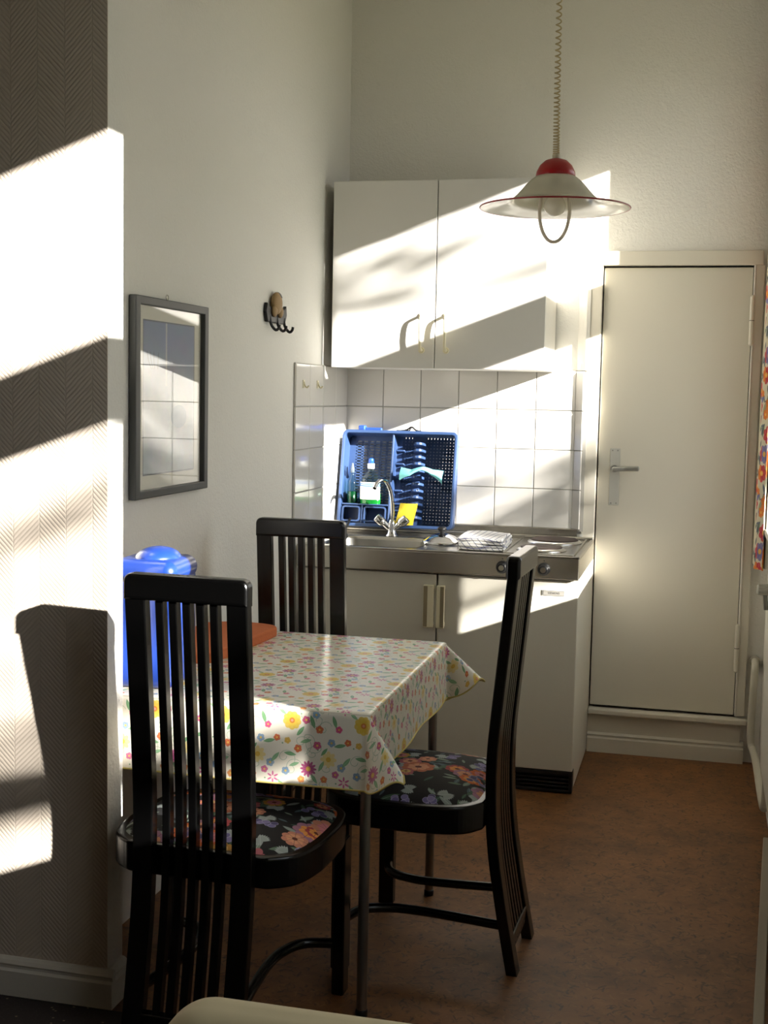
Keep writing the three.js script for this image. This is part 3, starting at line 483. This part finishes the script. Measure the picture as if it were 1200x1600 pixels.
{
  // oilcloth: flat top, rounded edges, hanging sides, corners that stand out as folded cones
  const dropF = .163, dropS = .15, r = .008, top = TB.h + .0012, cx = (TB.x0 + TB.x1) / 2, cz = (TB.z0 + TB.z1) / 2, hx = (TB.x1 - TB.x0) / 2 + .001, hz = (TB.z1 - TB.z0) / 2 + .001;
  const N = 120, L = (s, h, d) => s * (h + d);
  const bend = (d) => d <= 0 ? [0, 0] : d < r * 1.57 ? [r * Math.sin(d / r), r * (1 - Math.cos(d / r))] : [r + (d - r * 1.57) * .03, r + (d - r * 1.57) * .997];
  const map = (a) => a; // even spacing
  const g = grid(N, N, (u, v) => {
    const su = u * 2 - 1, sv = v * 2 - 1;
    const fx = (su < 0 ? -1 : 1) * (Math.abs(su) < .62 ? Math.abs(su) / .62 * (hx - r) : (hx - r) + (Math.abs(su) - .62) / .38 * (su < 0 ? r : dropS + r));
    const fz = (sv < 0 ? -1 : 1) * (Math.abs(sv) < .68 ? Math.abs(sv) / .68 * (hz - r) : (hz - r) + (Math.abs(sv) - .68) / .32 * (dropF + r));
    const left = su < 0, dx = left ? 0 : Math.max(0, Math.abs(fx) - (hx - r)), dz = Math.max(0, Math.abs(fz) - (hz - r)), sx = Math.sign(fx), sz = Math.sign(fz);
    let x, y, z;
    if (dx > 0 && dz > 0) {
      const th = Math.atan2(dz, dx), d = Math.hypot(dx, dz) * (1 - .24 * Math.pow(Math.sin(2 * th), 2)), k = th / (Math.PI / 2);          // k: 0 along x, 1 along z
      const tilt = 1.0 * Math.pow(Math.sin(Math.PI * k), 1.15) * .82, az = .62 + (k - .45) * .9;   // rad
      const [o, dn] = bend(d), len = Math.max(0, d - r * 1.57);
      const hxz = Math.sin(tilt) * len, base = o - (len > 0 ? len * .03 : 0);
      const bx = base * Math.cos(th), bz = base * Math.sin(th), ox = len * .03 * Math.cos(th), oz = len * .03 * Math.sin(th);
      x = sx * (hx - r + bx + ox + hxz * Math.cos(az)); z = sz * (hz - r + bz + oz + hxz * Math.sin(az)); y = top - (dn - len * .997) - len * .997 * Math.cos(tilt);
      if (len <= 0) y = top - dn;
    } else {
      const [ox, yx] = bend(dx), [oz, yz] = bend(dz);
      x = dx > 0 ? sx * (hx - r + ox) : fx; z = dz > 0 ? sz * (hz - r + oz) : fz; y = top - yx - yz;
      if (dx > 0) x += sx * .004 * Math.sin(fz * 17) * dx / dropS; if (dz > 0) z += sz * .0022 * Math.sin(fx * 15 + 1) * dz / dropF;
    }
    return [cx + x, y, cz + z, fx, fz];
  });
  // turn the faces up
  const idx = g.index.array; for (let i = 0; i < idx.length; i += 3) { const q = idx[i]; idx[i] = idx[i + 2]; idx[i + 2] = q; } g.computeVertexNormals();
  const m = mesh('tablecloth', g, M.oilcloth); tag(m, 'cream oilcloth printed with small bright flowers over the dining table', 'tablecloth');
  // yellowish hem along the edge
  const hp = [], P = g.attributes.position, W1 = N + 1; const at = (i, j) => { const k = j * W1 + i; return V(P.getX(k), P.getY(k), P.getZ(k)); };
  for (let i = 0; i < N; i++) hp.push(at(i, 0)); for (let j = 0; j < N; j++) hp.push(at(N, j)); for (let i = N; i > 0; i--) hp.push(at(i, N)); for (let j = N; j > 0; j--) hp.push(at(0, j));
  mesh('hem', new THREE.TubeGeometry(new THREE.CatmullRomCurve3(hp, true), 720, .0022, 6, true), std({ color: '#cdbb6c', roughness: .6 }), m, 'yellowish bound edge');
}
{
  const t = thing('cool_bag', 'shiny blue lidded carrier standing on the table against the partition wall', 'bag', [.163, TB.h + .002, 2.19], .05);
  const blue = phy({ color: '#17388a', roughness: .33, clearcoat: .5, clearcoatRoughness: .15 });
  mesh('body', rbox(-.076, .076, 0, .262, -.085, .085, .022, 5), blue, t);
  mesh('lid', [rbox(-.08, .08, .235, .29, -.088, .088, .027, 6), new THREE.SphereGeometry(.06, 32, 16, 0, 6.3, 0, 1.57).scale(.85, .45, 1).translate(.01, .287, 0)], blue, t);
  mesh('strap', rbox(-.012, -.002, .14, .252, .086, .0885, .001), M.blackPlastic, t, 'black strap');
  for (const x of [-.055, .03]) { const s = new THREE.Shape(); s.moveTo(-.02, -.004); s.lineTo(-.006, .006); s.lineTo(0, .001); s.lineTo(.008, .008); s.lineTo(.012, 0); s.lineTo(.016, .006); s.lineTo(.012, -.008); s.lineTo(-.004, -.006); s.closePath(); mesh('emblem', extr(s, .001, 0).translate(x + .006, .25, .0882), std({ color: '#0b1330', roughness: .5 }), t); }
}
{
  const s = new THREE.Shape(); s.moveTo(-.12, .02); s.quadraticCurveTo(-.08, .075, 0, .078); s.quadraticCurveTo(.09, .075, .1, .03); s.quadraticCurveTo(.1, -.04, .085, -.16); s.lineTo(.07, -.35); s.quadraticCurveTo(.03, -.4, -.04, -.37); s.lineTo(-.11, -.12); s.closePath();
  const g = extr(s, .016, .006, 4, 20).rotateX(-Math.PI / 2);
  const m = mesh('oven_mitt', g, std({ color: '#cc7040', roughness: .9, bumpMap: woodchip, bumpScale: .001 })); m.position.set(.152, TB.h + .0055, 1.60); tag(m, 'orange padded cloth mat lying at the far left end of the table', 'mat');
}

/* ------------------------------------------------------------------ chairs */
// local frame: sitter looks along +z, the back stands at z = 0 and below
const BACK = [[0, .061], [.06, .049], [.127, .036], [.195, .024], [.269, .012], [.35, .0035], [.42, .0005], [.48, 0], [.54, .002], [.61, .0075], [.727, .018], [.86, .03], [.98, .041]];
const backCurve = new THREE.SplineCurve(BACK.map(([y, p]) => new THREE.Vector2(-p, y)));
function backStrip(x0, x1, y0, y1, depth, r = .003) {          // a bar that follows the curved side profile
  const all = backCurve.getPoints(200), near = (y) => { const k = all.findIndex((p) => p.y >= y); if (k <= 0) return new THREE.Vector2(all[0].x, y); const a = all[k - 1], b = all[k]; return new THREE.Vector2(a.x + (b.x - a.x) * (y - a.y) / (b.y - a.y), y); };
  const pts = [near(y0), ...all.filter((p, i) => i % 4 === 0 && p.y > y0 + .004 && p.y < y1 - .004), near(y1)];
  const s = new THREE.Shape(); pts.forEach((p, i) => (i ? s.lineTo(p.x, p.y) : s.moveTo(p.x, p.y)));
  for (const p of [...pts].reverse()) s.lineTo(p.x - depth, p.y); s.closePath();
  const g = extr(s, x1 - x0 - 2 * r, r, 2).translate(0, 0, r);     // x = local z, y up, depth along x
  return g.applyMatrix4(new THREE.Matrix4().makeBasis(V(0, 0, 1), V(0, 1, 0), V(1, 0, 0)).multiply(new THREE.Matrix4().makeScale(1, 1, 1))).translate(x0, 0, 0);
}
function flip(g) { const q = g.index ? g.toNonIndexed() : g; for (const k of ['position', 'normal', 'uv']) { const a = q.attributes[k]; if (!a) continue; const s = a.itemSize; for (let i = 0; i < a.count; i += 3) for (let c = 0; c < s; c++) { const t = a.array[i * s + c]; a.array[i * s + c] = a.array[(i + 2) * s + c]; a.array[(i + 2) * s + c] = t; } } return q; }
const CHAIRS = 'black slat-back chairs round the table';
function makeChair(label) {
  const t = thing('dining_chair', label, 'chair', [0, 0, 0], 0, CHAIRS);
  const HW = .131, railW = .044;
  for (const s of [-1, 1]) mesh('back_rail', flip(backStrip(s < 0 ? -HW : HW - railW, s < 0 ? -HW + railW : HW, 0, .934, .026)), M.black, t);
  for (let k = -2; k <= 2; k++) mesh('slat', flip(backStrip(k * .0292 - .0085, k * .0292 + .0085, .055, .936, .022, .002)), M.black, t);
  const tz = -.041 - .013;
  const rs = rrect(-HW - .002, HW + .002, .93, .983, .014);
  rs.curves.length && 0;
  const tr = new THREE.Shape(); const R = .02; tr.moveTo(-HW - .002, .93); tr.lineTo(HW + .002, .93); tr.lineTo(HW + .002, .983 - R); tr.quadraticCurveTo(HW + .002, .983, HW + .002 - R, .983); tr.lineTo(-HW - .002 + R, .983); tr.quadraticCurveTo(-HW - .002, .983, -HW - .002, .983 - R); tr.closePath();
  mesh('top_rail', extr(tr, .034 - .016, .008, 5, 14).translate(0, 0, tz - .009 + .004), M.black, t);
  mesh('bottom_rail', rbox(-HW + .03, HW - .03, .045, .085, -.071, -.046, .004), M.black, t);
  const out = [[-.13, -.004], [-.165, .004], [-.205, .04], [-.224, .11], [-.228, .2], [-.222, .29], [-.2, .345], [-.15, .376], [0, .386], [.15, .376], [.2, .345], [.222, .29], [.228, .2], [.224, .11], [.205, .04], [.165, .004], [.13, -.004], [0, -.004]].map(([x, z]) => new THREE.Vector2(x, z));
  const cv = new THREE.CatmullRomCurve3(out.map((p) => V(p.x, 0, p.y)), true, 'catmullrom', .5), op = cv.getPoints(110).slice(0, 110);
  const fs = new THREE.Shape(op.map((p) => new THREE.Vector2(p.x, -p.z)));
  mesh('seat_frame', extr(fs, .052, .007, 4, 6).rotateX(-Math.PI / 2).translate(0, .357, 0), M.black, t);
  // cushion: domed pad inside the frame
  const cc = V(0, 0, .19), n = 110, rings = 14, pos = [], uv = [], idx = [];
  for (let j = 0; j <= rings; j++) for (let i = 0; i < n; i++) { const k = j / rings, p = op[i], q = .955 * k; const x = cc.x + (p.x - cc.x) * q, z = cc.z + (p.z - cc.z) * q, y = .41 + .034 * Math.pow(1 - Math.pow(k, 3.2), .75); pos.push(x, y, z); uv.push(x + .2, z); }
  for (let j = 0; j < rings; j++) for (let i = 0; i < n; i++) { const a = j * n + i, b = j * n + (i + 1) % n, c = a + n, d = b + n; idx.push(a, b, c, b, d, c); }
  let g = new THREE.BufferGeometry(); g.setAttribute('position', new THREE.Float32BufferAttribute(pos, 3)); g.setAttribute('uv', new THREE.Float32BufferAttribute(uv, 2)); g.setIndex(idx); g.computeVertexNormals();
  if (g.attributes.normal.getY(n * 5) < 0) { for (let i = 0; i < idx.length; i += 3) { const q = idx[i]; idx[i] = idx[i + 2]; idx[i + 2] = q; } g.setIndex(idx); g.computeVertexNormals(); }
  mesh('seat_cushion', g, M.seat, t, 'black cushion with colourful flower print');
  for (const s of [-1, 1]) {
    mesh('front_leg', rbox(s * .206 - .014, s * .206 + .014, 0, .36, .3, .34, .004), M.black, t);
    mesh('stretcher', tube([[s * .118, .115, -.045], [s * .104, .115, .06], [s * .095, .115, .16], [s * .1, .115, .23], [s * .13, .115, .29], [s * .205, .115, .318]], .0115, 40, 10), M.black, t);
  }
  return t;
}
const chairA = makeChair('black lacquered slat-back chair in the foreground, its tall back towards the camera');
function setChair(c, x, z, dirX, dirZ) { c.position.set(x, 0, z); c.rotation.y = Math.atan2(dirX, dirZ); }
setChair(chairA, .404, 2.52, 0.05, -1);
const place = (label, x, z, dx, dz) => { const c = chairA.clone(); c.name = numbered('dining_chair'); scene.add(c); c.userData = { label, category: 'chair', group: CHAIRS }; setChair(c, x, z, dx, dz); return c; };
place('black slat-back chair right of the table, seen from its side with flowered cushion', .918, 1.893, -1, 0.03);
place('black slat-back chair behind the table, in front of the sink cupboard', .263, 1.345, 0, 1);

/* ------------------------------------------------------------------ right-hand side: curtain, radiator, pipes */
{
  const t = thing('curtain', 'cream curtain printed with red, orange and blue flowers beside the window', 'curtain');
  const sheet = (z0, z1, y0, y1, amp, ph, off) => grid(60, 30, (u, v) => { const z = z0 + (z1 - z0) * u, y = y0 + (y1 - y0) * v; return [1.576 + off + amp * (1.1 - .45 * v) * Math.sin(u * 15 + ph), y, z, u * .42, y]; });
  mesh('panel', sheet(.05, .283, .757, 2.56, .014, 0, .0), M.curtain, t);
  mesh('lining', sheet(.055, .278, .762, 2.56, .013, .1, .012), std({ color: '#cfc8b4', roughness: .95, side: THREE.DoubleSide }), t);
}
{
  const t = thing('curtain_rod', 'white rod carrying the flowered curtain above the window', 'rod');
  mesh('rod', [rod([1.575, 2.575, .03], [1.575, 2.575, 1.35], .01)], M.white, t); for (const z of [.05, 1.28]) mesh('bracket', rbox(1.57, 1.619, 2.565, 2.585, z, z + .01, .002), M.white, t);
}
{
  const t = thing('radiator', 'white panel radiator under the window at the right edge', 'radiator');
  mesh('front_panel', rbox(1.586, 1.598, .2, .64, .76, 1.6, .0055, 4), M.white, t);
  mesh('rear_panel', rbox(1.603, 1.614, .21, .63, .77, 1.59, .005, 4), M.white, t);
  mesh('top_grille', rbox(1.59, 1.612, .63, .642, .77, 1.59, .003), M.white, t);
  for (const z of [.9, 1.4]) mesh('wall_bracket', rbox(1.6, 1.6195, .2, .24, z, z + .02, .002), M.white, t);
}
{
  const t = thing('heating_pipe', 'white painted heating pipe bending out beside the door and down to the radiator', 'pipe');
  const pm = std({ color: '#c9c4b4', roughness: .4 });
  mesh('pipe_run', tube([[1.59, .385, .004], [1.59, .385, .05], [1.589, .372, .074], [1.588, .34, .08], [1.586, .25, .08], [1.584, .15, .08], [1.585, .105, .082], [1.59, .082, .095], [1.594, .078, .13], [1.598, .078, .3], [1.6, .08, .76], [1.604, .1, .82], [1.606, .2, .825]], .0135, 120, 14), pm, t);
  mesh('wall_collar', rod([1.59, .385, .001], [1.59, .385, .012], .02), pm, t);
}
{
  const t = thing('thermostat_valve', 'grey ribbed radiator thermostat knob beside the curtain bottom', 'valve', [1.6, .695, .3]);
  const gs = [lathe([[0, 0], [.0155, 0], [.017, .004], [.017, .038], [.0145, .044], [0, .045]], 24).rotateZ(Math.PI / 2).translate(.017, 0, 0)];
  for (let k = 0; k < 16; k++) { const a = k / 16 * 6.2832; gs.push(rbox(-.022, .012, -.0016, .0016, .016, .0195, .0008, 1).rotateX(a)); }
  mesh('head', gs, std({ color: '#b9b7ad', roughness: .45 }), t);
  mesh('valve_stem', rod([0, -.012, 0], [.006, -.07, .0], .008), M.tubeMetal, t);
}
{
  const e = mesh('floor_trim', [rbox(-.012, .012, 0, .012, -.78, .78, .003)], std({ color: '#9d9484', roughness: .45 })); e.position.set(1.565, .0, 1.66); e.rotation.y = -.06; tag(e, 'pale strip edging the brown linoleum along the right wall', 'floor trim');
}

/* ------------------------------------------------------------------ armchair in the foreground */
{
  const t = thing('armchair', 'beige upholstered armchair, only its rounded backrest top showing in the foreground', 'armchair', [0, 0, 0]);
  const fab = std({ color: '#b9ad8b', roughness: .75 });
  mesh('backrest', rbox(.757, 1.40, .16, .605, 3.43, 3.57, .062, 8), fab, t);
  mesh('seat', rbox(.80, 1.36, .14, .36, 3.55, 4.0, .05, 6), fab, t);
  for (const [x, z] of [[.8, 3.47], [1.35, 3.47], [.83, 3.95], [1.33, 3.95]]) mesh('leg', rod([x, .005, z], [x, .17, z], .016, .02), M.black, t);
}

/* ------------------------------------------------------------------ outside: ground and a bare tree that throws the dappled shade */
{
  const g = struct('ground_outside', box(XR + TW, 40, -.6, -.4, -20, 30), std({ color: '#6d7056', roughness: 1 }));
  const t = thing('bare_tree', 'bare winter tree standing outside the window', 'tree', [0, 0, 0]);
  const bark = std({ color: '#4a4036', roughness: .95 }), r = rng(123), limbs = [], twigs = [];
  const bough = (a, b, ra, rb, lvl) => {
    const A = V(...a), B = V(...b), n = 5, pts = [];
    for (let i = 0; i <= n; i++) { const k = i / n, p = A.clone().lerp(B, k), w = A.distanceTo(B) * .07 * Math.sin(k * Math.PI); p.x += (r() - .5) * w * 2; p.y += (r() - .5) * w * 2; p.z += (r() - .5) * w * 2; pts.push(p); }
    for (let i = 0; i < n; i++) { const q = ra + (rb - ra) * i / n, q2 = ra + (rb - ra) * (i + 1) / n; (lvl < 2 ? limbs : twigs).push(rod(pts[i].toArray(), pts[i + 1].toArray(), q, q2, lvl < 2 ? 8 : 5)); }
    if (lvl >= 3) return;
    const kids = lvl === 0 ? 6 : lvl === 1 ? 6 : 4;
    for (let k = 0; k < kids; k++) { const f = .25 + .75 * (k + r() * .8) / kids, p = A.clone().lerp(B, Math.min(1, f)), d = B.clone().sub(A).normalize(), len = A.distanceTo(B) * (.35 + .25 * r()); const q = d.clone().add(V((r() - .5) * 1.5, (r() - .2) * 1.1, (r() - .5) * 1.7)).normalize().multiplyScalar(len).add(p); bough(p.toArray(), q.toArray(), rb * 1.0 * (.9 - .2 * r()), rb * .45, lvl + 1); }
  };
  limbs.push(rod([8.3, -.5, 5.1], [8.2, 1.6, 5.05], .17, .13, 12), rod([8.2, 1.6, 5.05], [8.15, 2.7, 5.0], .13, .1, 12), rod([8.15, 2.7, 5.0], [8.1, 4.2, 5.05], .1, .07, 12), rod([8.1, 4.2, 5.05], [8.1, 5.2, 5.1], .07, .045, 10));
  for (const [y0, y1, z1, q] of [
    [3.3, 3.5, 3.1, .034], [3.42, 3.58, 3.0, .036], [3.46, 3.65, 3.1, .036], [3.55, 3.72, 3.0, .036], [3.66, 3.79, 3.1, .034],           // low fan of boughs on one side
    [4.35, 4.84, 3.95, .017], [4.95, 4.63, 3.95, .03], [4.85, 4.5, 3.72, .034],                                                      // upper boughs
    [4.3, 3.95, 6.55, .04], [3.35, 3.78, 6.7, .036], [3.4, 3.66, 6.8, .034], [3.3, 3.52, 6.6, .034], [3.25, 3.42, 6.5, .04]])
    bough([8.12, y0, 5.03], [8.1 + (r() - .5) * .2, y1, z1], q, q * .75, 2);
  bough([8.2, 2.2, 5.02], [7.9, 2.9, 3.0], .04, .018, 1); bough([8.2, 2.2, 5.02], [8.3, 3.05, 7.0], .04, .018, 1); bough([8.1, 5.1, 5.1], [8.0, 6.4, 5.2], .045, .02, 0);
  mesh('trunk', limbs, bark, t); const tw = mesh('twigs', twigs, bark, t);
}

renderer.render(scene, camera);
